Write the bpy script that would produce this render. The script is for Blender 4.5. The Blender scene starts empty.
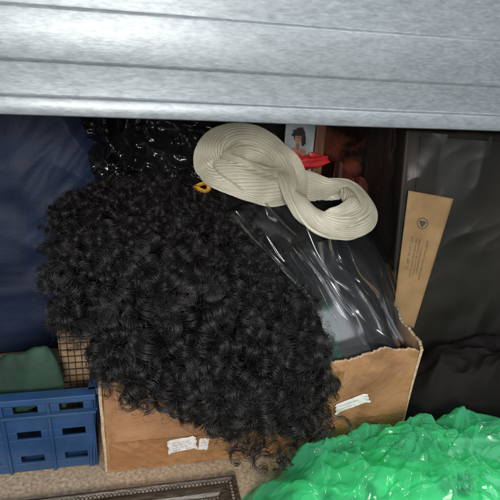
import bpy, math, random, bmesh
import numpy as np
from mathutils import Vector, Matrix, noise
random.seed(7); rng=np.random.default_rng(7)
sc=bpy.context.scene
col=sc.collection
sc.view_settings.view_transform='Standard'; sc.view_settings.look='None'; sc.view_settings.exposure=0

# ------------------------------------------------------------ helpers
def N(x,y,z=0.0): return noise.noise(Vector((x,y,z)))
def ridg(x,y,z=0.0): return 1-2*abs(N(x,y,z))
def link(o):
    col.objects.link(o); return o
def mesh(name,V,F,mat,smooth=False,parent=None,label=None):
    me=bpy.data.meshes.new(name); me.from_pydata([tuple(v) for v in V],[],F); me.update()
    if smooth: me.polygons.foreach_set("use_smooth",[True]*len(me.polygons))
    o=bpy.data.objects.new(name,me); me.materials.append(mat); link(o)
    if parent: o.parent=parent
    if label: o["label"]=label
    return o
def mesh_np(name,V,Q,mat,smooth=True):
    me=bpy.data.meshes.new(name)
    me.vertices.add(len(V)); me.vertices.foreach_set("co",V.astype(np.float32).ravel())
    me.loops.add(Q.size); me.loops.foreach_set("vertex_index",Q.astype(np.int32).ravel())
    me.polygons.add(len(Q)); me.polygons.foreach_set("loop_start",np.arange(0,Q.size,Q.shape[1],dtype=np.int32))
    me.polygons.foreach_set("use_smooth",np.ones(len(Q),dtype=bool))
    me.update(calc_edges=True)
    o=bpy.data.objects.new(name,me); me.materials.append(mat); link(o); return o
def grid(name,fn,nu,nv,mat,parent=None,closeu=False,closev=False,smooth=True):
    V=[];F=[]
    for i in range(nu):
        for j in range(nv):
            V.append(fn(i/(nu if closeu else nu-1), j/(nv if closev else nv-1)))
    for i in range(nu if closeu else nu-1):
        for j in range(nv if closev else nv-1):
            a=i;b=(i+1)%nu;c=j;d=(j+1)%nv
            F.append((a*nv+c,b*nv+c,b*nv+d,a*nv+d))
    return mesh(name,V,F,mat,smooth,parent)
def boxgeo(x0,x1,y0,y1,z0,z1):
    V=[(x0,y0,z0),(x1,y0,z0),(x1,y1,z0),(x0,y1,z0),(x0,y0,z1),(x1,y0,z1),(x1,y1,z1),(x0,y1,z1)]
    F=[(0,3,2,1),(4,5,6,7),(0,1,5,4),(1,2,6,5),(2,3,7,6),(3,0,4,7)]
    return V,F
class Geo:
    def __init__(s): s.V=[];s.F=[]
    def add(s,V,F):
        n=len(s.V); s.V+=V; s.F+=[tuple(i+n for i in f) for f in F]
    def box(s,*a): s.add(*boxgeo(*a))
def bevel(o,w,seg=2):
    m=o.modifiers.new("bevel",'BEVEL'); m.width=w; m.segments=seg; m.limit_method='ANGLE'
def empty(name,loc):
    o=bpy.data.objects.new(name,None); o.location=loc; o.empty_display_size=.03; link(o); return o
def adopt(p,c):
    c.parent=p; c.matrix_parent_inverse=Matrix.Translation(-p.location)
def tag(o,label,cat,group=None):
    o["label"]=label;o["category"]=cat
    if group:o["group"]=group

# ------------------------------------------------------------ materials
def mat(name):
    m=bpy.data.materials.new(name); m.use_nodes=True
    nt=m.node_tree; return m,nt,nt.nodes["Principled BSDF"]
def noisy(name,c1,c2,scale=20,rough=.6,metal=0,bump=.2,bscale=80,detail=6,stretch=None,spec=.5,bdist=.002,r2=None,pos=(.35,.65),stain=None):
    m,nt,b=mat(name); n=nt.nodes;l=nt.links
    tc=n.new("ShaderNodeTexCoord"); mp=n.new("ShaderNodeMapping"); l.new(tc.outputs["Object"],mp.inputs[0])
    if stretch: mp.inputs["Scale"].default_value=stretch
    t=n.new("ShaderNodeTexNoise"); t.inputs["Scale"].default_value=scale; t.inputs["Detail"].default_value=detail
    l.new(mp.outputs[0],t.inputs["Vector"])
    r=n.new("ShaderNodeValToRGB"); r.color_ramp.elements[0].color=(*c1,1); r.color_ramp.elements[1].color=(*c2,1)
    r.color_ramp.elements[0].position=pos[0]; r.color_ramp.elements[1].position=pos[1]
    l.new(t.outputs[0],r.inputs[0]); last=r.outputs[0]
    if stain:
        t3=n.new("ShaderNodeTexNoise"); t3.inputs["Scale"].default_value=stain[1]; t3.inputs["Detail"].default_value=9; t3.inputs["Roughness"].default_value=.7; t3.inputs["Distortion"].default_value=.8
        l.new(tc.outputs["Object"],t3.inputs["Vector"])
        r3=n.new("ShaderNodeValToRGB"); r3.color_ramp.elements[0].position=.50; r3.color_ramp.elements[1].position=.72
        l.new(t3.outputs[0],r3.inputs[0])
        mxr=n.new("ShaderNodeMix"); mxr.data_type='RGBA'; l.new(r3.outputs[0],mxr.inputs[0]); l.new(last,mxr.inputs[6]); mxr.inputs[7].default_value=(*stain[0],1); last=mxr.outputs[2]
    l.new(last,b.inputs["Base Color"])
    b.inputs["Roughness"].default_value=rough; b.inputs["Metallic"].default_value=metal
    b.inputs["Specular IOR Level"].default_value=spec
    if r2 is not None:
        mr=n.new("ShaderNodeMapRange"); mr.inputs["To Min"].default_value=rough; mr.inputs["To Max"].default_value=r2
        mr.inputs["From Min"].default_value=.3; mr.inputs["From Max"].default_value=.7
        l.new(t.outputs[0],mr.inputs[0]); l.new(mr.outputs[0],b.inputs["Roughness"])
    if bump:
        t2=n.new("ShaderNodeTexNoise"); t2.inputs["Scale"].default_value=bscale; t2.inputs["Detail"].default_value=5
        l.new(mp.outputs[0],t2.inputs["Vector"])
        bp=n.new("ShaderNodeBump"); bp.inputs["Strength"].default_value=bump; bp.inputs["Distance"].default_value=bdist
        l.new(t2.outputs[0],bp.inputs["Height"]); l.new(bp.outputs[0],b.inputs["Normal"])
    return m
def film(name,tint=(.96,.97,.98),op=.006,bscale=30,bstr=.5,rough=.08,fmin=.015,fmax=.7,flow=None,dist=1.0,det=3):
    m,nt,b=mat(name); n=nt.nodes;l=nt.links
    out=n["Material Output"]; n.remove(b)
    tr=n.new("ShaderNodeBsdfTransparent"); tr.inputs[0].default_value=(*tint,1)
    gl=n.new("ShaderNodeBsdfGlossy"); gl.inputs["Roughness"].default_value=rough
    df=n.new("ShaderNodeBsdfDiffuse"); df.inputs[0].default_value=(.75,.78,.8,1)
    tc=n.new("ShaderNodeTexCoord"); vec=tc.outputs["Object"]
    if flow:
        cb=n.new("ShaderNodeCombineXYZ")
        for i,vv in enumerate(flow):
            d=n.new("ShaderNodeVectorMath"); d.operation='DOT_PRODUCT'; d.inputs[1].default_value=vv; l.new(tc.outputs["Object"],d.inputs[0]); l.new(d.outputs["Value"],cb.inputs[i])
        vec=cb.outputs[0]
    t=n.new("ShaderNodeTexNoise"); t.inputs["Scale"].default_value=bscale; t.inputs["Detail"].default_value=det; t.inputs["Distortion"].default_value=dist
    l.new(vec,t.inputs["Vector"])
    bp=n.new("ShaderNodeBump"); bp.inputs["Strength"].default_value=bstr; bp.inputs["Distance"].default_value=.006
    l.new(t.outputs[0],bp.inputs["Height"]); l.new(bp.outputs[0],gl.inputs["Normal"])
    fr=n.new("ShaderNodeLayerWeight"); fr.inputs[0].default_value=.18; l.new(bp.outputs[0],fr.inputs["Normal"])
    mr=n.new("ShaderNodeMapRange"); mr.inputs["To Min"].default_value=fmin; mr.inputs["To Max"].default_value=fmax
    l.new(fr.outputs["Fresnel"],mr.inputs[0])
    m1=n.new("ShaderNodeMixShader"); l.new(mr.outputs[0],m1.inputs[0]); l.new(tr.outputs[0],m1.inputs[1]); l.new(gl.outputs[0],m1.inputs[2])
    m2=n.new("ShaderNodeMixShader"); m2.inputs[0].default_value=op; l.new(m1.outputs[0],m2.inputs[1]); l.new(df.outputs[0],m2.inputs[2])
    l.new(m2.outputs[0],out.inputs[0]); return m

M_hair,nt,b=mat("black_synthetic_hair")
b.inputs["Base Color"].default_value=(.012,.010,.010,1); b.inputs["Roughness"].default_value=.38; b.inputs["Specular IOR Level"].default_value=.62
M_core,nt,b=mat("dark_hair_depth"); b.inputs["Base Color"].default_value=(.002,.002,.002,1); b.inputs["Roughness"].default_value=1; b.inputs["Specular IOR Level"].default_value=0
M_card=noisy("cardboard",(.27,.13,.056),(.37,.195,.090),scale=11,rough=.38,r2=.7,bump=.7,bscale=22,bdist=.010,stain=((.17,.08,.036),13))
M_cardin=noisy("cardboard_inside",(.22,.13,.065),(.31,.20,.11),scale=12,rough=.8,bump=.2)
M_edge=noisy("torn_cardboard_edge",(.36,.24,.14),(.54,.40,.26),scale=150,rough=.9,bump=.6,bscale=300)
M_tape=noisy("packing_tape",(.24,.11,.042),(.34,.17,.072),scale=9,rough=.10,r2=.25,bump=1.0,bscale=35,bdist=.008,stain=((.17,.08,.035),9),spec=.7)
M_paper=noisy("label_paper",(.60,.57,.54),(.76,.74,.71),scale=30,rough=.6,bump=.3,bscale=40)
M_ink=noisy("label_ink",(.14,.12,.12),(.26,.23,.22),scale=200,rough=.6,bump=0)
M_blue=noisy("blue_crate_plastic",(.010,.040,.11),(.020,.068,.17),scale=18,rough=.35,r2=.55,bump=.15,bscale=120,stain=((.03,.06,.11),16))
M_navy=noisy("navy_fabric",(.003,.010,.036),(.007,.020,.062),scale=10,rough=.65,bump=.3,bscale=200)
M_board=noisy("chipboard",(.20,.135,.085),(.50,.39,.27),scale=210,rough=.6,bump=.2,bscale=260,detail=4,pos=(.25,.70),stain=((.30,.21,.13),30))
M_dark=noisy("dark_back_panel",(.006,.005,.005),(.018,.015,.013),scale=6,rough=.7,bump=.2)
M_scarf=noisy("silvery_beige_pleated_fabric",(.42,.40,.305),(.55,.53,.425),scale=25,rough=.40,bump=.5,bscale=500,bdist=.0008,spec=.5)
M_red=noisy("red_fabric",(.40,.01,.015),(.62,.03,.03),scale=20,rough=.45,bump=.2)
M_garm=noisy("black_garment_fabric",(.002,.002,.003),(.008,.008,.009),scale=14,rough=.6,bump=.5,bscale=40,bdist=.004,spec=.3)
M_garmg=noisy("dark_green_fabric",(.004,.020,.012),(.012,.050,.031),scale=14,rough=.7,bump=.5,bscale=60,bdist=.004,spec=.25)
M_blackfilm=noisy("black_plastic_film",(.003,.003,.004),(.008,.008,.010),scale=9,rough=.16,bump=.5,bscale=28,bdist=.006,r2=.3)
M_pack=noisy("dark_layered_package",(.002,.002,.001),(.022,.014,.007),scale=9,rough=.6,bump=.35,bscale=15,stretch=(3,3,.5),detail=3,pos=(.42,.62))
M_pack2=noisy("dark_red_brown_glossy_print",(.010,.004,.003),(.13,.034,.020),scale=22,rough=.14,bump=.15,bscale=14,bdist=.006,pos=(.45,.66))
M_kraft=noisy("kraft_paper",(.27,.155,.060),(.36,.215,.092),scale=30,rough=.7,bump=.2,bscale=90)
M_wood=noisy("dark_frame_wood",(.02,.014,.010),(.08,.055,.035),scale=60,rough=.35,bump=.3,stretch=(1,6,6))
M_slip=noisy("frame_inner_grey",(.10,.11,.11),(.2,.2,.19),scale=30,rough=.3,bump=.1)
M_wicker=noisy("tan_board",(.22,.14,.075),(.34,.23,.13),scale=40,rough=.6,bump=.3)
M_line=noisy("dark_crossing_cord",(.02,.014,.01),(.05,.035,.025),scale=60,rough=.6,bump=.2)
M_greenob=noisy("green_felt",(.002,.018,.009),(.005,.036,.018),scale=30,rough=.7,bump=.3)
M_skin=noisy("printed_skin",(.32,.15,.10),(.46,.25,.18),scale=60,rough=.35,bump=0)
M_print=noisy("printed_pale_card",(.26,.33,.36),(.50,.52,.52),scale=30,rough=.3,bump=0)
M_gold=noisy("orange_gold_band",(.45,.22,.02),(.70,.38,.05),scale=60,rough=.4,bump=.3)
M_film=film("clear_film",bscale=8,bstr=.8,flow=((1,.55,0),(0,.6,0),(0,0,.6)),fmin=.028,fmax=.65,rough=.17,op=.004,dist=.8,det=1.5)
M_filmf=film("clear_film_loose",bscale=8,bstr=.7,flow=((.9,0,.45),(0,.6,0),(-.3,0,.55)),fmin=.02,fmax=.7,rough=.15,op=.004,dist=.8,det=1.5)
M_film2=film("package_wrap_film",op=.003,bscale=9,bstr=.4,rough=.28,fmin=.006,fmax=.12)
# galvanised steel
M_zinc,nt,b=mat("galvanised_steel"); n=nt.nodes;l=nt.links
tc=n.new("ShaderNodeTexCoord")
def nz(scale,det,sx,sy,sz,dist=0):
    mp=n.new("ShaderNodeMapping"); mp.inputs["Scale"].default_value=(sx,sy,sz); l.new(tc.outputs["Object"],mp.inputs[0])
    t=n.new("ShaderNodeTexNoise"); t.inputs["Scale"].default_value=scale; t.inputs["Detail"].default_value=det; t.inputs["Distortion"].default_value=dist
    l.new(mp.outputs[0],t.inputs["Vector"]); return t
a1=nz(10,4,.5,1,1.5,.3); a2=nz(150,4,.45,1,1.2,.5); a3=nz(520,3,.3,1,1.2)
m1=n.new("ShaderNodeMath"); m1.operation='MULTIPLY_ADD'; m1.inputs[1].default_value=.50; l.new(a2.outputs[0],m1.inputs[0]); 
m0=n.new("ShaderNodeMath"); m0.operation='MULTIPLY'; m0.inputs[1].default_value=.30; l.new(a1.outputs[0],m0.inputs[0]); l.new(m0.outputs[0],m1.inputs[2])
m2=n.new("ShaderNodeMath"); m2.operation='MULTIPLY_ADD'; m2.inputs[1].default_value=.50; l.new(a3.outputs[0],m2.inputs[0]); l.new(m1.outputs[0],m2.inputs[2])
rp=n.new("ShaderNodeValToRGB"); rp.color_ramp.elements[0].position=.46; rp.color_ramp.elements[1].position=.86
rp.color_ramp.elements[0].color=(.150,.170,.182,1); rp.color_ramp.elements[1].color=(.275,.302,.316,1)
l.new(m2.outputs[0],rp.inputs[0]); l.new(rp.outputs[0],b.inputs["Base Color"])
b.inputs["Roughness"].default_value=.44
b.inputs["Metallic"].default_value=.34
bp=n.new("ShaderNodeBump"); bp.inputs["Strength"].default_value=.12; bp.inputs["Distance"].default_value=.0010; l.new(m2.outputs[0],bp.inputs["Height"]); l.new(bp.outputs[0],b.inputs["Normal"])
# green bag
M_green,nt,b=mat("green_carrier_film"); n=nt.nodes;l=nt.links; out=n["Material Output"]
b.inputs["Base Color"].default_value=(.12,.70,.36,1); b.inputs["Roughness"].default_value=.17; b.inputs["Specular IOR Level"].default_value=.95
tl=n.new("ShaderNodeBsdfTranslucent"); tl.inputs[0].default_value=(.28,.95,.58,1)
tp=n.new("ShaderNodeBsdfTransparent"); tp.inputs[0].default_value=(.52,.97,.72,1)
tc=n.new("ShaderNodeTexCoord"); t=n.new("ShaderNodeTexNoise"); t.inputs["Scale"].default_value=26; t.inputs["Detail"].default_value=2; t.inputs["Distortion"].default_value=1.0
l.new(tc.outputs["Object"],t.inputs["Vector"]); bp=n.new("ShaderNodeBump"); bp.inputs["Strength"].default_value=.2; bp.inputs["Distance"].default_value=.004
l.new(t.outputs[0],bp.inputs["Height"]); l.new(bp.outputs[0],b.inputs["Normal"])
s1=n.new("ShaderNodeMixShader"); s1.inputs[0].default_value=.30; l.new(b.outputs[0],s1.inputs[1]); l.new(tl.outputs[0],s1.inputs[2])
lw=n.new("ShaderNodeLayerWeight"); lw.inputs[0].default_value=.42; l.new(bp.outputs[0],lw.inputs["Normal"])
mr=n.new("ShaderNodeMapRange"); mr.inputs["To Min"].default_value=.80; mr.inputs["To Max"].default_value=.06; l.new(lw.outputs["Facing"],mr.inputs[0])
s2=n.new("ShaderNodeMixShader"); l.new(mr.outputs[0],s2.inputs[0]); l.new(s1.outputs[0],s2.inputs[1]); l.new(tp.outputs[0],s2.inputs[2]); l.new(s2.outputs[0],out.inputs[0])

# ------------------------------------------------------------ setting
g=Geo(); g.box(-.8,1.3,-.16,.56,-.02,0)
o=mesh("shelf_board",g.V,g.F,M_board); o["kind"]="structure"; bevel(o,.001)
g=Geo(); g.box(-.8,1.3,.56,.57,-.02,.66)
o=mesh("back_wall",g.V,g.F,M_dark); o["kind"]="structure"
g=Geo(); g.box(-.8,1.3,-.045,.56,.600,.615)
o=mesh("upper_shelf_board",g.V,g.F,M_board); o["kind"]="structure"

# ------------------------------------------------------------ galvanised beam
prof=[(-.030,.4655),(-.060,.4655),(-.0640,.4660),(-.0655,.4670),(-.0662,.4690),(-.0658,.4795),(-.0650,.4808),(-.0616,.4820),(-.0608,.4832),
 (-.0608,.5070),(-.0611,.5082),(-.0630,.5100),(-.0634,.5114),(-.0634,.5480),(-.0630,.5494),(-.0611,.5512),(-.0608,.5526),(-.0608,.618),(-.059,.620),(-.030,.620)]
V=[];F=[];nx=240
for i in range(nx):
    x=-.7+1.9*i/(nx-1); 
    for (y,z) in prof: V.append((x,y+.0009*N(x*7,z*25),z+.0006*N(x*6,3)-.010*(x-.17)*0.5))
k=len(prof)
for i in range(nx-1):
    for j in range(k-1): F.append((i*k+j,(i+1)*k+j,(i+1)*k+j+1,i*k+j+1))
beam=mesh("metal_shelf_beam",V,F,M_zinc,True)
try: beam.data.set_sharp_from_angle(angle=math.radians(32))
except Exception: pass
m=beam.modifiers.new("thickness",'SOLIDIFY'); m.thickness=.0012
tag(beam,"creased galvanised steel beam along the edge of the upper shelf","shelf beam")

# ------------------------------------------------------------ cardboard box
box=empty("cardboard_box",(.21,.13,0))
tag(box,"open worn cardboard box holding a wig, scarf and bagged clothes","box")
def wall(name,p0,p1,h0,h1,th,inward,bulge,flare=0,seed=0):
    p0=Vector(p0);p1=Vector(p1);d=(p1-p0);L=d.length;d.normalize();nn=Vector(inward)
    g=Geo();nu=int(L/.002);nv=56
    def pt(a,bv,side):
        h=h0+(h1-h0)*a
        edge=.0040*N(a*L*45,5,p0.x*9+seed)+.0030*N(a*L*240,2,p0.y*7)+.009*N(a*L*12,8,seed)-.014*max(0,N(a*L*28,seed+3)-.22)
        z=bv*(h+edge*bv)
        s=math.sin(math.pi*bv)*math.sin(math.pi*a)
        off=-bulge*s-flare*bv*bv+.0022*N(a*L*22,z*22,1)*math.sin(math.pi*min(1,a*8) *.5)*1 + .0016*ridg(a*L*9+2,z*30,3)*s
        p=p0+d*(a*L)+nn*(off+(th if side else 0)-.006*bv**6*N(a*L*20,7,seed))
        return (p.x,p.y,z+.001)
    for side in (0,1):
        for i in range(nu):
            for j in range(nv): g.V.append(pt(i/(nu-1),j/(nv-1),side))
    S=nu*nv; fo=[];fi=[];fe=[]
    for i in range(nu-1):
        for j in range(nv-1):
            a=i*nv+j; fo.append((a,a+nv,a+nv+1,a+1)); fi.append((S+a,S+a+1,S+a+nv+1,S+a+nv))
        a=i*nv+nv-1; fe.append((a,a+nv,S+a+nv,S+a))
    for j in range(nv-1):
        fe.append((j,j+1,S+j+1,S+j)); a=(nu-1)*nv+j; fe.append((a,S+a,S+a+1,a+1))
    o=mesh(name,g.V,fo+fi+fe,M_card,True)
    o.data.materials.append(M_cardin); o.data.materials.append(M_edge)
    idx=[0]*len(fo)+[1]*len(fi)+[2]*len(fe); o.data.polygons.foreach_set("material_index",idx)
    adopt(box,o); 
    return o
wall("front_panel",(0,0,0),(.42,0,0),.141,.157,.0042,(0,1,0),.005)
wall("side_panel",(.4215,.0,0),(.462,.27,0),.157,.172,.0042,(-1,.1,0),.003,.006,1)
wall("side_panel",(-.0035,.27,0),(-.0035,.0,0),.200,.150,.0042,(1,0,0),.003,.002,2)
wall("back_panel",(.455,.275,0),(.0,.275,0),.16,.165,.0042,(0,-1,0),.003,0,3)
g=Geo(); g.box(.004,.42,.005,.268,.001,.004); o=mesh("base_panel",g.V,g.F,M_cardin); adopt(box,o)
def frontoff(x,z):
    a=x/.42; bv=z/(.141+.016*a); s=math.sin(math.pi*bv)*math.sin(math.pi*a)
    return -.005*s+.0022*N(a*.42*22,z*22,1)*math.sin(math.pi*min(1,a*8)*.5)+.0016*ridg(a*.42*9+2,z*30,3)*s
def tapef(u,v):
    x=.004+.412*u; z=.004+.046*v+.002*u
    return (x,frontoff(x,z)-.0009-.0022*max(0,ridg(x*45+z*60,z*20,4)-.6),z+.0008*N(x*80,v*3))
o=grid("packing_tape",tapef,220,24,M_tape); adopt(box,o)
def tapev(u,v):
    x=.25+.055*u+.01*v; z=.054+.080*v
    return (x,frontoff(x,z)-.0010-.0016*max(0,ridg(x*60,z*40,4)-.6),z)
o=grid("packing_tape",tapev,34,40,M_tape); adopt(box,o)
def stickers(name,cx,cz,w,h,ang,torn,inkrows,seed):
    ca,sa=math.cos(ang),math.sin(ang)
    def f(u,v):
        a=(u-.5)*w; b_=(v-.5)*h
        a+=torn*w*N(v*3,seed)*(1 if u>.5 else -1)*abs(u-.5)*2
        b_+=torn*h*1.2*N(u*3,seed+3)*(abs(v-.5)*2)
        x=cx+a*ca-b_*sa; z=cz+a*sa+b_*ca
        curl=.0030*max(0,abs(u-.5)*2-.8)/.2
        return (x,frontoff(x,z)-.0034-.0008*abs(N(x*90,z*90,seed))-curl*(1 if seed!=8 else .4),z)
    o=grid(name,f,40,20,M_paper); adopt(box,o)
    g=Geo(); r=random.Random(seed)
    for row,(v0,hh,u0,u1) in enumerate(inkrows):
        a=u0
        while a<u1:
            lw=hh*r.uniform(.45,.7)
            for s in range(r.randint(2,3)):
                if r.random()<.5: q0=a+lw*r.choice([0,.75]); q=(q0,q0+hh*.14,v0,v0+hh)
                else:
                    zz=v0+hh*r.choice([0,.42,.84]); q=(a,a+lw,zz,zz+hh*.13)
                P=[]
                for (aa,bb) in ((q[0],q[2]),(q[1],q[2]),(q[1],q[3]),(q[0],q[3])):
                    x=cx+aa*ca-bb*sa; z=cz+aa*sa+bb*ca; P.append((x,frontoff(x,z)-.0045-.00002*len(g.F),z))
                g.add(P,[(0,1,2,3)])
            a+=lw+hh*.3
            if r.random()<.18:a+=hh*.5
    o2=mesh("label_print",g.V,g.F,M_ink)
    o2.parent=o; o2.matrix_parent_inverse=Matrix.Identity(4)
    return o
stickers("paper_label",.097,.040,.038,.022,.12,.09,[(.004,.0020,-.013,.010),(.0005,.0020,-.013,.012),(-.003,.0020,-.013,.008),(-.0080,.0030,-.012,-.002),(-.0080,.0030,.005,.012)],3)
stickers("paper_label",.125,.038,.013,.020,-.08,.12,[(.002,.0018,-.004,.004),(-.003,.0018,-.004,.003)],8)
stickers("paper_label",.330,.082,.050,.016,.30,.08,[(.0015,.0022,-.019,.010),(-.0035,.0018,-.019,.004)],5)

# ------------------------------------------------------------ wig
RL=[(-.070,.30,.250),(-.066,.25,.298),(-.082,.185,.280),(-.078,.115,.240),(-.052,.05,.205),(-.006,0.01,.18),(.011,-.025,.150),(.085,-.03,.114),(.148,-.032,.074)]
RM=[(.055,.28,.300),(.060,.215,.341),(.066,.128,.312),(.100,.05,.281),(.122,-.012,.248),(.138,-.040,.210),(.150,-.048,.158),(.174,-.044,.114),(.192,-.035,.068)]
RR=[(.155,.28,.27),(.170,.225,.308),(.214,.175,.280),(.266,.12,.238),(.288,.06,.198),(.288,.01,.158),(.286,-.025,.127),(.276,-.03,.092),(.240,-.032,.062)]
def cat(L,t):
    n_=len(L)-1; t=min(max(t,0),n_-1e-6); i=int(t); f=t-i
    p=[Vector(L[min(max(i+d,0),n_)]) for d in (-1,0,1,2)]
    return .5*((2*p[1])+(p[2]-p[0])*f+(2*p[0]-5*p[1]+4*p[2]-p[3])*f*f+(3*p[1]-p[0]-3*p[2]+p[3])*f**3)
def S(s,t):
    a=cat(RL,t);b_=cat(RM,t);c=cat(RR,t)
    return a*(s*(s-1)/2)+b_*(1-s*s)+c*(s*(s+1)/2)
def Sn(s,t):
    e=.02; n_=(S(s+e,t)-S(s-e,t)).cross(S(s,t-e)-S(s,t+e)); n_.normalize()
    if n_.y>0.3 and n_.z<0: n_=-n_
    return n_
def corefn(u,v):
    s=-1.12+2.24*u; t=v*8
    sc_=max(-1,min(1,s)); p=S(sc_,t); n_=Sn(sc_,t)
    ex=max(0,abs(s)-1)/.12
    p=p-n_*(.020+.004*N(p.x*60,p.z*60,p.y*60))
    p.y+=ex*.05; p.z-=ex*.03
    return tuple(p)
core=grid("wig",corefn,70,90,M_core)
strands=[]; widthsl=[]; KP=34
tt=np.linspace(0,1,KP)
def frame(nn,a):
    a=a.normalized(); e1=(nn-a*nn.dot(a))
    if e1.length<1e-3: e1=a.orthogonal()
    e1.normalize(); e2=a.cross(e1)
    return np.array(a),np.array(e1),np.array(e2)
def ball(c,nn,a,R,turns,ns,loose):
    a,e1,e2=frame(nn,a); c=np.array(c); ph0=rng.uniform(0,6.28); hand=rng.choice([-1,1]); sq=rng.uniform(.7,1.45)
    for s in range(ns):
        fz=rng.random()<loose
        rr=R*(1.0+rng.normal(0,.12+(.25 if fz else 0))); dph=rng.normal(0,.55 if not fz else 1.4); off=rng.normal(0,.12)
        th=np.clip(.12+.76*tt+off*.6,.04,.96)*math.pi
        ang=ph0+dph+hand*2*math.pi*turns*(1+rng.normal(0,.04+(.2 if fz else 0)))*tt
        wob=1+.08*np.sin(tt*rng.uniform(7,14)+s)
        P=c+np.outer(-rr*sq*np.cos(th),a)+np.outer(rr*wob*np.sin(th)*np.cos(ang),e1)+np.outer(rr*wob*np.sin(th)*np.sin(ang),e2)
        j=.55 if fz else .15
        P=P+np.outer(tt*tt,rng.normal(0,j,3)*R)+np.outer((1-tt)**2,rng.normal(0,j,3)*R)
        strands.append(P); widthsl.append(.72 if fz else 1)
def addlock(c,nn,a,Rr,L,turns,ns,jit,w_=1,tight=.3):
    a,e1,e2=frame(nn,a); c=np.array(c)
    ph0=rng.uniform(0,6.28); hand=rng.choice([-1,1])
    prof_=.55+.45*np.sin(np.pi*np.clip(tt*.9+.1,0,1))
    bend=rng.normal(0,.25,3)*L
    for s in range(ns):
        R_=Rr*(1+rng.normal(0,.18)); ph=ph0+rng.normal(0,tight); tu=turns*(1+rng.normal(0,.05)); da=rng.normal(0,.10)*L
        w=rng.normal(0,jit,3); w2=rng.normal(0,jit,3)
        ang=ph+hand*2*math.pi*tu*tt
        P=c+np.outer((tt-.5)*L+da,a)+np.outer(R_*prof_*np.cos(ang),e1)+np.outer(R_*prof_*np.sin(ang),e2)
        P=P+np.outer(np.sin(tt*5+s),w)+np.outer(tt*tt,w2)+np.outer(tt*(1-tt),bend)
        strands.append(P); widthsl.append(w_)
down=Vector((0,0,-1))
widths=[(Vector(RL[i])-Vector(RR[i])).length for i in range(9)]
placed=[]; tries=0
while tries<9000 and len(placed)<540:
    tries+=1
    t=rng.uniform(.2,8)
    if rng.random()>np.interp(t,range(9),widths)/.38: continue
    s=rng.uniform(-1.03,1.03); p=S(s,t); nn=Sn(max(-1,min(1,s)),t)
    big=min(1,max(0,(t-2.2)/2.8))
    R=rng.uniform(.0052,.0092)*(1-big)+rng.uniform(.0080,.0148)*big
    p=p+nn*(rng.uniform(-.016,.004)-R*.2+.010*N(p.x*24,p.y*24,p.z*24))
    if any((p-q).length<(R+r_)*.82 for q,r_ in placed): continue
    placed.append((p,R))
    a=Vector(rng.normal(0,.6,3))+nn*rng.normal(0,.6)+down*.3
    ball(p,nn,a,R,rng.uniform(1.4,2.5),40 if R>.0100 else 28,.13+.20*(1-big))
for i in range(260):
    t=rng.uniform(.3,8); s=rng.uniform(-1.03,1.03); p=S(s,t); nn=Sn(max(-1,min(1,s)),t)
    a=Vector(rng.normal(0,.5,3))+down*.7; a=a-nn*a.dot(nn)*.7
    R=rng.uniform(.0050,.009)
    addlock(p+nn*rng.uniform(-.016,-.004),nn,a,R,R*rng.uniform(2.5,5),rng.uniform(1.2,2.2),14,.0014)
for i in range(70):
    t=rng.uniform(.3,7.9); s=rng.choice([-1,1])*rng.uniform(.97,1.08); p=S(s,t); nn=Sn(max(-1,min(1,s)),t)
    a=Vector(rng.normal(0,.6,3))+down*.8
    addlock(p+nn*rng.uniform(-.012,.004),nn,a,rng.uniform(.005,.010),rng.uniform(.012,.032),rng.uniform(.9,1.8),10,.0014)
for i in range(18):
    x=rng.uniform(.15,.285); z=rng.uniform(.058,.088)+(x-.2)*.18
    addlock(Vector((x,-.044+rng.uniform(-.006,.004),z)),Vector((0,-1,0)),Vector((rng.normal(0,.5),rng.normal(0,.1),-1)),rng.uniform(.007,.012),rng.uniform(.02,.045),rng.uniform(.7,1.4),12,.0010)
for (x,z,R,L,ax,tu) in ((.232,.048,.014,.016,.3,.85),(.212,.042,.009,.038,.2,1.7),(.266,.068,.015,.020,.6,.9),(.196,.046,.009,.042,.0,1.9),(.296,.086,.013,.024,.9,.8),(.250,.052,.011,.034,.5,1.3),(.228,.034,.008,.030,.5,1.8),(.180,.056,.010,.036,-.2,1.5),(.162,.062,.008,.034,-.3,1.6)):
    addlock(Vector((x,-.052,z)),Vector((0,-1,0)),Vector((ax,0,-1)),R,L,tu,12,.0007,1.05,.14)
for i in range(1700):
    t=rng.uniform(.3,8); s=rng.uniform(-1.07,1.07); p=S(s,t)
    nn=Sn(max(-1,min(1,s)),t)
    addlock(p+nn*rng.uniform(-.003,.011),nn,Vector(rng.normal(0,1,3)),rng.uniform(.003,.010),rng.uniform(.006,.026),rng.uniform(.6,1.6),1,.002,.62)
A=np.array(strands)
T=np.gradient(A,axis=1); T/=np.linalg.norm(T,axis=2,keepdims=True)+1e-9
ref=np.array([.31,.52,.79]); E1=np.cross(T,ref); E1/=np.linalg.norm(E1,axis=2,keepdims=True)+1e-9
E2=np.cross(T,E1); r=.00023*np.minimum(1,(1-tt)*6+.25)[None,:,None]*rng.uniform(.7,1.35,(len(A),1,1))*np.array(widthsl)[:,None,None]
rings=[A+r*(math.cos(q)*E1+math.sin(q)*E2) for q in (0,2.094,4.189)]
V=np.stack(rings,axis=2).reshape(-1,3)
ns=len(A); base=(np.arange(ns)[:,None]*KP+np.arange(KP-1)[None,:]).ravel()*3
Q=np.concatenate([np.stack([base+i,base+(i+1)%3,base+3+(i+1)%3,base+3+i],1) for i in range(3)])
hair=mesh_np("hair_curls",V,Q,M_hair); hair.parent=core; hair["kind"]="stuff"
tag(core,"black tightly curled wig spilling over the cardboard box","wig")
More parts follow.
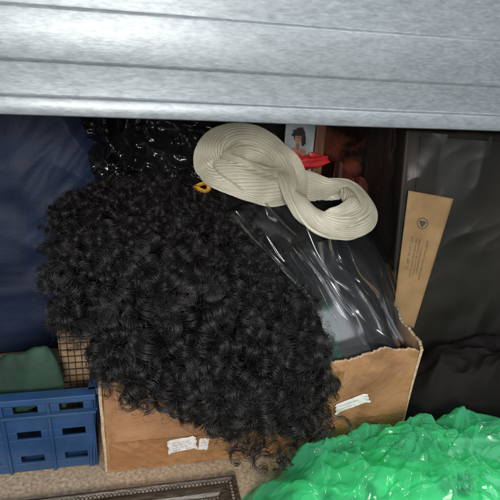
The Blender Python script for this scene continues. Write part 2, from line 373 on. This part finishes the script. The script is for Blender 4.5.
def ringf(cx,cy,cz,R_,r_,tilt):
    def f(u,v):
        a=u*2*math.pi;b_=v*2*math.pi
        rr=R_+r_*math.cos(b_)*(1+.3*math.sin(a*14)); p=Vector((rr*math.cos(a),rr*math.sin(a)*.6,r_*math.sin(b_)*1.5+.003*math.sin(a*2)))
        p.rotate(Matrix.Rotation(tilt,3,'X')); return (p.x+cx,p.y+cy,p.z+cz)
    return f
o=grid("hair_tie",ringf(.140,.190,.336,.010,.0032,.7),80,12,M_gold,closeu=True,closev=True)
tag(o,"orange gold hair tie resting on the black wig","hair tie")

# ------------------------------------------------------------ pleated scarf: one closed wide band, twisted and folded on itself
sp=[(.152,.165,.372),(.164,.190,.393),(.202,.210,.398),(.240,.200,.388),(.262,.160,.364),(.262,.115,.338),(.284,.085,.316),(.326,.086,.312),(.360,.115,.323),(.354,.155,.341),(.318,.165,.344),(.274,.160,.348),(.224,.145,.350),(.184,.140,.364)]
sw=[(.026,.011,.2),(.028,.011,-.2),(.027,.011,-.5),(.026,.011,-.2),(.026,.010,.5),(.025,.011,1.1),(.026,.011,.7),(.027,.010,.1),(.027,.012,-.5),(.024,.012,-.9),(.022,.010,-.3),(.023,.010,.3),(.029,.009,.8),(.029,.010,.7)]
sp=[Vector(p) for p in sp]; n_=len(sp)
def cyc(L,t):
    t=t%n_; i=int(t); f=t-i; p=[Vector(L[(i+d)%n_]) for d in (-1,0,1,2)]
    return .5*((2*p[1])+(p[2]-p[0])*f+(2*p[0]-5*p[1]+4*p[2]-p[3])*f*f+(3*p[1]-p[0]-3*p[2]+p[3])*f**3)
viewn=Vector((-.15,-.75,.6)).normalized()
def scarf(u,v):
    t=u*n_; c=cyc(sp,t); T=(cyc(sp,t+.06)-cyc(sp,t-.06)).normalized(); W=cyc(sw,t)
    e2=(viewn-T*viewn.dot(T)).normalized(); e1=T.cross(e2)
    cr,sr=math.cos(W.z),math.sin(W.z); e1,e2=e1*cr+e2*sr,e2*cr-e1*sr
    th=v*2*math.pi+1.2*math.sin(u*2*math.pi)+.5*math.sin(u*4*math.pi)
    ph=math.copysign(abs(math.cos(th))**.9,math.cos(th)); qh=math.copysign(abs(math.sin(th))**.62,math.sin(th))
    k=(v*36+u*3+.10*N(u*12,v*4)); fr=k-math.floor(k)
    saw=1-abs(2*fr-1)**2.2
    ple=.0024*saw
    g_=.0018*N(u*9,math.cos(th)*1.3,2)-.0095*max(0,ridg(u*4.5+.5*math.sin(th),math.cos(th)*.9,5)-.60)*2.0
    x=(W.x)*ph; y=(W.y)*qh
    nl=Vector((ph*W.y,qh*W.x,0)).normalized()
    x+=nl.x*(ple+g_); y+=nl.y*(ple+g_)
    return tuple(c+e1*x+e2*y)
o=grid("pleated_scarf",scarf,380,540,M_scarf,closeu=True,closev=True)
tag(o,"silvery beige pleated fabric band twisted and folded on itself","scarf")

# ------------------------------------------------------------ bagged garment
def bagsurf(u,v,lift,amp,sd,fine=1):
    x0=.270+(.165-.270)*v; x1=.410+.034*min(1,v*2.0)
    x=x0+(x1-x0)*u; y=.010+.235*v
    z=.118+.225*v**.8-.066*u*v
    z+=.024*math.sin(math.pi*min(1,max(0,u)))*(1-.4*v)
    edge=min(1,min(u,1-u)*6); z-=(1-edge)*.03
    d=x*1.0+y*.55+.03*N(x*7,y*7,sd)
    f=amp*(ridg(d*11,y*2.5,sd)*.9+ridg(d*24,y*5,sd+4)*.32*fine)
    return (x,y,z+f+lift)
g1=grid("black_garment",lambda u,v:bagsurf(u,v,-.018,.020,3,.6),120,120,M_garm)
tag(g1,"folded black garment packed inside a clear plastic bag","clothes")
def gc(u,v):
    x,y,z=bagsurf(.04+.30*u+.05*N(v*4,2),.02+.24*v+.03*N(u*4,6),-.0145,.020,3,.6); return (x,y,z+.004*N(u*4,v*4))
o=grid("dark_green_cloth",gc,50,50,M_garmg); tag(o,"dark green cloth folded beside the black garment","clothes")
def filmf(u,v):
    x,y,z=bagsurf(-.02+1.04*u,v*1.02,.006,.022,9,.8)
    return (x,y+.003*N(x*30,z*30,1),z)
fb=grid("clear_plastic_bag",filmf,230,200,M_film)
def mkflap(A_,B_,w0,w1,sd,amp=.014,nu=110,nv=110,curl=.014):
    A_=Vector(A_);B_=Vector(B_)
    def f(u,v):
        d=A_.lerp(B_,v); w_=w0+(w1-w0)*v+.010*math.sin(v*4+sd)
        k1=ridg(u*2.0+.8*v+sd,v*.9,sd); k2=ridg(u*4+1.2*N(v*2,sd),v*2.4,sd+5)
        return (d.x+(u-.5)*w_*2+.008*N(u*2,v*3,sd),d.y-amp*k1-.004*k2-curl*math.sin(u*3.14),d.z+(u-.5)*.035+.011*k1+.004*k2+.008*N(u*2,v*2,sd+9)-.012*max(0,v-.85)/.15)
    return grid("loose_flap",f,nu,nv,M_filmf,parent=fb)
mkflap((.215,.150,.320),(.345,.045,.160),.035,.042,8)
mkflap((.285,.110,.275),(.385,.040,.150),.036,.040,22)
tag(fb,"crumpled clear plastic bag of clothes inside the cardboard box","plastic bag")

# ------------------------------------------------------------ black shiny bag behind
def bb(u,v):
    x0=-.050+.055*(1-v); x=x0+(.23-x0)*u; z=.20+.225*v; 
    y=.36-.07*math.sin(math.pi*u)*math.sin(math.pi*(v*.8+.1))
    y-=.026*ridg(x*11+z*4,z*9,2)+.014*ridg(x*30,z*34,5)+.004*ridg(x*80,z*80,1)
    return (x,y,z+.015*N(x*10,3)*v)
o=grid("black_plastic_bag",bb,150,120,M_blackfilm)
tag(o,"glossy crumpled black plastic bag behind the wig","plastic bag")

# ------------------------------------------------------------ soft navy bag
def nb(u,v):
    a=(u-.5)*math.pi; cx=-.17; w_=.170+.040*(1-v)
    sx=math.copysign(abs(math.sin(a))**.55,math.sin(a)); cy=max(0,math.cos(a))**.55
    x=cx+w_*sx; z=.44*v; y=.46-.145*cy+.02*v
    return (x+.006*N(x*8,z*8),y-.012*N(x*12,z*9,4)-.008*ridg(x*14+z*6,z*9,2)-.004*ridg(x*30-z*22,z*12,6),z)
o=grid("navy_fabric_bag",nb,130,110,M_navy)
s=o.modifiers.new("t",'SOLIDIFY'); s.thickness=.002
tag(o,"plain dark blue soft bag standing behind the wig","bag")

# ------------------------------------------------------------ blue crate with slotted sides
cr=empty("blue_plastic_crate",(-.13,.13,0)); tag(cr,"blue plastic basket with slotted sides beside the cardboard box","crate")
def slotted(name,p0,p1,z0,z1,rows,cols,th,inn,bar=.30,post=.20):
    p0=Vector(p0);p1=Vector(p1);d=p1-p0;L=d.length;d.normalize();nn=Vector(inn); g=Geo()
    def slab(a0,a1,b0,b1,t0=0,t1=th):
        P=[]
        for z in (b0,b1):
            for (a,t) in ((a0,t0),(a1,t0),(a1,t1),(a0,t1)):
                q=p0+d*a+nn*(t+.06*(z1-z)); P.append((q.x,q.y,z))
        g.add(P,[(0,3,2,1),(4,5,6,7),(0,1,5,4),(1,2,6,5),(2,3,7,6),(3,0,4,7)])
    H=z1-z0; rh=H/rows; cw=L/cols
    for r in range(rows+1):
        z=z0+r*rh; w=rh*bar; slab(0,L,max(z0,z-w),min(z1,z+w))
    for c in range(cols+1):
        a=c*cw; w=cw*post
        for r in range(rows):
            slab(max(0,a-w),min(L,a+w),z0+r*rh+rh*bar+.0001,z0+(r+1)*rh-rh*bar-.0001,.0004,th-.0004)
        slab(max(0,a-.002),min(L,a+.002),z0,z1-.008,-.0035,-.0001)
    slab(-.004,L+.004,z1-.0045,z1+.004,-.010,th+.002)
    slab(-.003,L+.003,z1-.030,z1-.026,-.006,-.0002)
    o=mesh(name,g.V,g.F,M_blue); bevel(o,.0012,2); adopt(cr,o); return o
slotted("front_side",(-.28,.008,0),(-.0125,.008,0),0.002,.125,3,5,.004,(0,1,0),.35,.24)
slotted("lateral_side",(-.0125,.012,0),(-.0125,.25,0),0.002,.125,3,4,.004,(-1,0,0))
slotted("lateral_side",(-.282,.25,0),(-.282,.012,0),0.002,.125,3,4,.004,(1,0,0))
g=Geo(); g.box(-.275,-.020,.02,.25,.002,.006); o=mesh("crate_base",g.V,g.F,M_blue); adopt(cr,o)
x0,x1,z0,z1,y=-.062,-.021,.012,.186,.085
g=Geo(); g.box(x0,x1,y,y+.09,z0,z1); o=mesh("woven_tray",g.V,g.F,M_wicker); bevel(o,.003)
g=Geo()
for i in range(5):
    a=x0+.003+(x1-x0-.006)*i/4; g.box(a-.0006,a+.0006,y-.0012,y-.0002,z0+.002,z1-.004)
for i in range(17):
    z=z0+.004+(z1-z0-.009)*i/16; g.box(x0+.001,x1-.001,y-.0024,y-.0013,z-.0006,z+.0006)
o2=mesh("crossing_cord",g.V,g.F,M_line,parent=o)
tag(o,"tan tray with dark crossing cords standing in the blue basket","tray")
def gb(u,v):
    x=-.27+.222*u; y=.026+.050*v
    top=.105+.050*u**2
    k_=(max(0,u-.88)/.12)
    return (x-.010*v*k_,y,.020+(top+.012*N(u*9,2))*math.sin(math.pi*min(1,v*.8+.15))*(1-.35*k_**2)+.012*ridg(x*22,y*30,3)+.003*N(x*70,y*70))
o=grid("green_cloth",gb,100,40,M_greenob); tag(o,"dark green cloth bundled in the blue basket","cloth")

# ------------------------------------------------------------ back of the shelf
cd=empty("picture_card",(.345,.35,.26)); tag(cd,"small printed photo of a dark haired person in red","card")
g=Geo(); g.box(.305,.360,.345,.349,.20,.425); o=mesh("card_sheet",g.V,g.F,M_print); adopt(cd,o)
def disc(name,cx,cz,rx,rz,y,m,wob=.05,sd=0,n=48,rot=0):
    V=[(cx,y-.0003,cz)];F=[]
    for i in range(n):
        a=i/n*2*math.pi; r_=1+wob*N(math.cos(a)*2,math.sin(a)*2,sd)+wob*.4*N(math.cos(a)*7,math.sin(a)*7,sd); px=rx*r_*math.cos(a); pz=rz*r_*math.sin(a)
        V.append((cx+px*math.cos(rot)-pz*math.sin(rot),y,cz+px*math.sin(rot)+pz*math.cos(rot)))
    for i in range(n): F.append((0,1+i,1+(i+1)%n))
    o=mesh(name,V,F,m); adopt(cd,o); return o
M_hp=noisy("printed_dark_hair",(.006,.004,.004),(.03,.017,.012),scale=160,rough=.35,bump=0)
M_sh=noisy("printed_face_shade",(.24,.105,.07),(.33,.15,.10),scale=60,rough=.35,bump=0)
disc("printed_hair",.3300,.3915,.0120,.0115,.3444,M_hp,.3,1,rot=.3)
disc("printed_hair",.3390,.3820,.0048,.012,.3441,M_hp,.4,9,rot=.15)
disc("printed_shoulders",.330,.3605,.0165,.0075,.3438,M_skin,.15,2,rot=-.10)
disc("printed_arm",.3440,.350,.0036,.015,.3436,M_skin,.2,12,rot=.12)
disc("printed_arm",.3160,.350,.0036,.015,.3436,M_skin,.2,13,rot=-.12)
disc("printed_neck",.3292,.3710,.0036,.008,.3434,M_sh,.05,3)
disc("printed_face",.3290,.3845,.0064,.0088,.3430,M_skin,.06,3,rot=.10)
disc("printed_fringe",.3295,.3925,.0071,.0034,.3427,M_hp,.3,7,rot=.12)
disc("printed_cheek_shade",.3337,.3825,.0015,.0047,.3426,M_sh,.1,8,rot=.1)
disc("printed_dress",.330,.347,.0118,.011,.3424,M_red,.15,4,rot=.05)
for sx in (-.0025,.0025): disc("printed_eye",.3288+sx,.3860,.0010,.0005,.3421,M_hp,0,5,12,.1)
disc("printed_mouth",.3287,.3802,.0018,.0006,.3421,M_red,0,6,14,.1)
fr=empty("framed_picture",(.46,.39,.15)); tag(fr,"dark brown framed picture leaning at the back of the shelf","picture")
g=Geo(); 
g.box(.372,.392,.372,.392,.02,.43); g.box(.608,.630,.372,.392,.02,.43); g.box(.3925,.6075,.372,.392,.412,.43); g.box(.3925,.6075,.372,.392,.02,.038)
o=mesh("picture_frame",g.V,g.F,noisy("warm_brown_frame",(.13,.05,.025),(.24,.11,.055),scale=40,rough=.35,stretch=(4,4,.5))); bevel(o,.003); adopt(fr,o)
g=Geo(); g.box(.3928,.6072,.383,.388,.0385,.4115); o=mesh("picture_sheet",g.V,g.F,M_pack2); adopt(fr,o)
def redc(cx,cy,cz,rx,ry,rz,sd,k=.3):
    def f(u,v):
        a=u*2*math.pi;b_=(v-.5)*math.pi; r_=1+k*ridg(math.cos(a)*1.5+sd,v*3,sd)
        return (cx+rx*math.cos(a)*math.cos(b_)*r_,cy+ry*math.sin(a)*math.cos(b_)*r_,cz+rz*math.sin(b_)*r_+.004*math.cos(a))
    return f
o=grid("red_ribbon",redc(.346,.325,.346,.034,.008,.011,1),70,34,M_red,closeu=True); tag(o,"crumpled bright red ribbon tucked behind the pleated scarf","ribbon")
def dr(u,v):
    x=.40+.085*u; z=.10+.245*v+.015*N(u*4,1)*v
    return (x,.345-.02*math.sin(u*3.14)-.012*ridg(x*30,z*9,3),z-.05*u*v)
o=grid("red_brown_cloth",dr,60,60,noisy("dark_red",(.03,.006,.004),(.10,.018,.012),scale=20,rough=.5)); tag(o,"dark red brown cloth bundle in front of the framed picture","cloth")
def fill(u,v):
    a=u*2*math.pi;b_=(v-.5)*math.pi; r_=1+.18*ridg(math.cos(a)*2,v*4,math.sin(a)*2)
    return (.27+.155*math.cos(a)*math.cos(b_)*r_,.20+.062*math.sin(a)*math.cos(b_)*r_,.165+.130*math.sin(b_)*r_)
o=grid("folded_black_cloth",fill,80,50,M_garm,closeu=True); tag(o,"folded black cloth bundle filling the cardboard box","clothes")

# ------------------------------------------------------------ dark wrapped package with a kraft card on it
pk=empty("wrapped_package",(.62,.3,0)); tag(pk,"tall dark olive brown package in clear film with a kraft card","package")
V=[(.466,.145,0),(.85,.085,0),(.88,.38,0),(.505,.45,0),(.440,.170,.430),(.835,.115,.435),(.865,.40,.435),(.490,.47,.430)]
F=[(0,3,2,1),(4,5,6,7),(0,1,5,4),(1,2,6,5),(2,3,7,6),(3,0,4,7)]
o=mesh("package_box",V,F,M_pack); bevel(o,.004,3); adopt(pk,o)
o_=Vector(V[0]); eu=(Vector(V[1])-o_).normalized(); ev=(Vector(V[4])-o_); ev=(ev-eu*ev.dot(eu)).normalized(); en=eu.cross(ev); 
if en.y>0: en=-en
def FP(a,z,h): 
    q=o_+eu*a+ev*z+en*h; q.x-=.026*z/.43; return tuple(q)
def wrapd(u,v):
    a=.018+.362*u; z=.004+.418*v
    w_=a*7+z*4+.5*N(a*8,z*8,3)
    rise=min(1,max(0,(a-.05))/.06)
    return FP(a,z,.0015+rise*(.010*max(0,ridg(w_,z*3,2))+.004*max(0,ridg(a*17-z*10+N(a*10,z*10),z*8,7))))
o=grid("dark_wrinkled_sheet",wrapd,170,170,noisy("olive_brown_sheet",(.005,.005,.003),(.020,.016,.010),scale=7,rough=.5,bump=.2,bscale=40,bdist=.002,spec=.3)); adopt(pk,o)
def wrap(u,v):
    a=-.004+.38*u; z=.43*v
    return FP(a,z,.018+.010*max(0,ridg(a*8+z*5,z*5,2))+.006*max(0,ridg(a*18-z*9,z*11,7))-.010*max(0,1-a/.05))
o=grid("wrap_film",wrap,170,150,M_film2); adopt(pk,o)
def wrap2(u,v):
    p=Vector(V[0]).lerp(Vector(V[3]),u); q=Vector(V[4]).lerp(Vector(V[7]),u); r_=p.lerp(q,v)
    return (r_.x-.004-.010*max(0,ridg(u*5+v*2,v*4,6))-.004*max(0,ridg(u*12,v*11,3)),r_.y,r_.z)
o=grid("wrap_film",wrap2,80,100,M_film2); adopt(pk,o)
def kcoord(u,v,h=0):
    a0=.000+.004*v; a1=.038+.038*v
    a=a0+(a1-a0)*u; z=.120+.222*v-.014*u*(1-.3*v)
    return FP(a,z,.0100+h-.002*math.sin(math.pi*u))
o=grid("kraft_card",kcoord,14,60,M_kraft); s=o.modifiers.new("t",'SOLIDIFY'); s.thickness=.0012; s.offset=0; adopt(pk,o)
g=Geo(); r=random.Random(11)
for (u0,hu,b0,b1) in ((.22,.075,.44,.68),(.36,.045,.38,.68),(.45,.045,.40,.68),(.54,.045,.42,.62),(.66,.045,.38,.68)):
    b_=b1
    while b_>b0:
        lw=hu*.13
        for s in range(r.randint(2,3)):
            if r.random()<.5: v0=b_-lw*r.choice([0,.85]); q=(u0,u0+hu,v0,v0-.0014)
            else: aa=u0+hu*r.choice([0,.42,.84]); q=(aa,aa+hu*.14,b_-lw,b_)
            h=.0009+.000006*len(g.F)
            g.add([kcoord(q[0],q[2],h),kcoord(q[1],q[2],h),kcoord(q[1],q[3],h),kcoord(q[0],q[3],h)],[(0,1,2,3)])
        b_-=lw*1.35
        if r.random()<.16: b_-=lw*.8
n0=40
for (ro,ri,hh) in ((.140,.120,.001),(.075,.0,.0012)):
    P=[];F=[]
    for i in range(n0):
        a=i/n0*2*math.pi; w1=1+(.18*math.sin(a*3) if ri==0 else 0)
        P+=[kcoord(.45+ro*w1*math.cos(a),.79+ro*w1*.29*math.sin(a),hh),kcoord(.45+ri*math.cos(a),.79+ri*.29*math.sin(a),hh)]
    for i in range(n0): j=(i+1)%n0; F.append((2*i,2*j,2*j+1,2*i+1))
    g.add(P,F)
pr_=mesh("card_print",g.V,g.F,noisy("dark_print",(.03,.025,.02),(.06,.05,.04),bump=0)); pr_.parent=o; pr_.matrix_parent_inverse=Matrix.Identity(4)

# ------------------------------------------------------------ low dark sack on the shelf beside the box
def sack(u,v):
    a=u*2*math.pi; ca,sa=math.cos(a),math.sin(a); r_=v
    px=.60+.168*ca*r_*(1+.05*N(ca*2,sa*2)); py=.060+.068*sa*r_
    h=.105*(1-r_**4)**.7
    return (px,py,max(.001,h-.02*(1-r_)+.018*ridg(px*14,py*18,3)*(1-r_**3)+.008*ridg(px*38,py*40,5)*(1-r_**3)))
o=grid("dark_cloth_sack",sack,180,70,noisy("dark_sack_cloth",(.003,.002,.002),(.008,.006,.005),scale=9,rough=.75,bump=.4,bscale=60,bdist=.003,spec=.2),closeu=True)
tag(o,"low crumpled dark cloth sack beside the cardboard box","sack")

# ------------------------------------------------------------ ornate frame lying on the shelf
of=empty("ornate_frame",(-.05,-.12,0)); tag(of,"dark ornate beaded picture frame lying flat on the shelf","picture frame")
X0,X1,Y1,Y0=-.33,.164,-.038,-.150
g=Geo()
def rail(g,a,b_,inn,w,prof_):
    a=Vector(a);b_=Vector(b_);inn=Vector(inn);d=(b_-a).normalized(); P=[]
    for (t,z) in prof_:
        P.append(tuple(a+inn*t*w+d*t*w+Vector((0,0,z)))); P.append(tuple(b_+inn*t*w-d*t*w+Vector((0,0,z))))
    F=[(2*i,2*i+1,2*i+3,2*i+2) for i in range(len(prof_)-1)]; g.add(P,F)
pr=[(0,0),(0,.010),(.06,.013),(.16,.0135),(.22,.010),(.30,.009),(.40,.0105),(.55,.012),(.70,.0105),(.78,.007),(.90,.006),(1,.003),(1,0)]
rail(g,(X1,Y1,0),(X0,Y1,0),(0,-1,0),.034,pr); rail(g,(X1,Y0-.12,0),(X1,Y1,0),(-1,0,0),.034,pr)
o=mesh("frame_moulding",g.V,g.F,M_wood,False); adopt(of,o)
bm=bmesh.new()
def bead(x,y,z,r_): bmesh.ops.create_uvsphere(bm,u_segments=8,v_segments=6,radius=r_,matrix=Matrix.Translation((x,y,z)))
x=X0+.02
while x<X1-.012:
    bead(x,Y1-.0088,.0105,.0022); bead(x,Y1-.029,.0065,.0014); x+=.0048
y=Y1-.012
while y>Y0-.1:
    bead(X1-.0088,y,.0105,.0022); y-=.0048
me=bpy.data.meshes.new("beading"); bm.to_mesh(me); bm.free(); me.materials.append(noisy("aged_bead",(.07,.05,.035),(.18,.14,.10),scale=90,rough=.35))
me.polygons.foreach_set("use_smooth",[True]*len(me.polygons))
o=bpy.data.objects.new("beading",me); link(o); adopt(of,o)
g=Geo(); g.box(X0,X1-.033,Y0-.12,Y1-.033,.001,.003); o=mesh("picture_sheet",g.V,g.F,M_slip); adopt(of,o)

# ------------------------------------------------------------ green carrier bag: film with sharp straight creases running out of gather points
def green(name,seed,lift,cx=.430,cy=-.108,rx=.292,ry=.100,H=.088,nu=760,nv=260,ncr=360,parent=None,amp=1.0):
    rg=np.random.default_rng(seed)
    a=np.linspace(0,2*np.pi,nu,endpoint=False)[:,None]*np.ones((1,nv)); r_=np.linspace(0,1,nv)[None,:]*np.ones((nu,1))
    ca,sa=np.cos(a),np.sin(a)
    wob=np.array([[N(math.cos(q)*1.5,math.sin(q)*1.5,seed),N(math.cos(q)*2,math.sin(q)*2,seed+2)] for q in a[:,0]])
    px=cx+rx*r_*ca*(1+.08*wob[:,:1]); py=cy+ry*r_*sa*(1+.10*wob[:,1:])
    wx=px+.006*np.sin(px*31+py*17+seed)+.004*np.sin(py*53-px*23); wy=py+.006*np.sin(px*27-py*19+seed*2)+.004*np.sin(px*61+py*11)
    base=H*(1-r_**5.5)**.75+.004*np.sin(px*24+seed)*np.cos(py*33)
    z=np.zeros_like(px)
    gath=[(.27,-.070),(.33,-.050),(.385,-.085),(.46,-.060),(.40,-.15),(.30,-.13),(.56,-.07)]
    for k in range(ncr):
        fine=k>ncr*.45
        if rg.random()<.6:
            gx,gy=gath[rg.integers(len(gath))]; th=rg.uniform(0,2*np.pi); L=rg.uniform(.04,.12)*(.6 if fine else 1); c0=(gx+math.cos(th)*L*rg.uniform(.4,.9),gy+math.sin(th)*L*rg.uniform(.4,.9)); th+=rg.normal(0,.15)
        else:
            th=rg.uniform(0,2*np.pi); L=rg.uniform(.03,.09)*(.6 if fine else 1); c0=(cx+rx*rg.uniform(-.95,.95),cy+ry*rg.uniform(-.9,.9))
        dx,dy=math.cos(th),math.sin(th)
        l_=(wx-c0[0])*dx+(wy-c0[1])*dy; s_=-(wx-c0[0])*dy+(wy-c0[1])*dx
        w=rg.uniform(.25,1)**1.5*L*.30+.0022; asym=rg.uniform(.25,1)
        s2=np.where(s_>0,s_/w,-s_/(w*asym))
        A_=w*rg.uniform(.30,.75)*(1 if rg.random()<.58 else -.9)
        z=z+A_*np.clip(1-s2,0,None)*np.exp(-(l_/(L*.62))**4)
    z=z-np.median(z)
    z=.026*np.tanh(z*amp/.026)
    edge=np.clip((1-r_)*7,0,1)
    zz=np.where(r_<1,np.maximum(.0015,.0015+(base+z-.014+lift)*edge**.5),.0015)
    yy=np.minimum(py,-.007-.001*np.sin(px*90))
    V=np.stack([px,yy,zz],-1).reshape(-1,3)
    i=np.arange(nu)[:,None]; j=np.arange(nv-1)[None,:]; i2=(i+1)%nu
    Q=np.stack([i*nv+j,i2*nv+j,i2*nv+j+1,i*nv+j+1],-1).reshape(-1,4)
    o=mesh_np(name,V,Q,M_green)
    if parent: o.parent=parent
    return o
gbag=green("green_carrier_bag",21,0)
green("inner_layer",33,-.016,rx=.276,ry=.090,nu=460,nv=160,ncr=180,parent=gbag,amp=1.3)
tag(gbag,"crumpled loose translucent green plastic bag in front of the cardboard box","plastic bag")
M_cont=noisy("mixed_contents",(.015,.035,.03),(.66,.72,.68),scale=14,rough=.6,pos=(.42,.49),detail=2)
def inner(u,v):
    a=u*2*math.pi;b_=(v-.5)*math.pi
    return (.43+.21*math.cos(a)*math.cos(b_)**.5,-.105+.064*math.sin(a)*math.cos(b_)**.5,.027+.024*math.sin(b_)+.005*ridg(a*.8,b_*2))
o=grid("folded_cloth",inner,60,34,M_cont,closeu=True)
tag(o,"folded pale and dark cloth inside the green bag","clothes")

# ------------------------------------------------------------ light, world, camera
w=bpy.data.worlds.new("World"); sc.world=w; w.use_nodes=True
w.node_tree.nodes["Background"].inputs[0].default_value=(.86,.92,1,1); w.node_tree.nodes["Background"].inputs[1].default_value=.34
def area(loc,tgt,size,e,c):
    L=bpy.data.lights.new("lamp",'AREA'); L.size=size; L.energy=e; L.color=c; o=bpy.data.objects.new("lamp",L); link(o); o.location=loc
    o.rotation_euler=(Vector(tgt)-Vector(loc)).to_track_quat('-Z','Y').to_euler()
area((-.02,-1.02,.66),(.20,.1,.14),.22,12.5,(1,.97,.93))
area((.7,-1.2,1.5),(.25,-.05,.1),.7,14,(.90,.95,1))
R=Vector((.977,-.2023,.0566)).normalized(); U=Vector((.0247,.378,.9253)); U=(U-R*U.dot(R)).normalized(); B=R.cross(U)
cam=bpy.data.cameras.new("camera"); co=bpy.data.objects.new("camera",cam); link(co)
M=Matrix((R,U,B)).transposed().to_4x4(); M.translation=Vector((.053,-.523,.530)); co.matrix_world=M
cam.sensor_width=36; cam.lens=36; cam.clip_start=.01; cam.clip_end=50
sc.camera=co
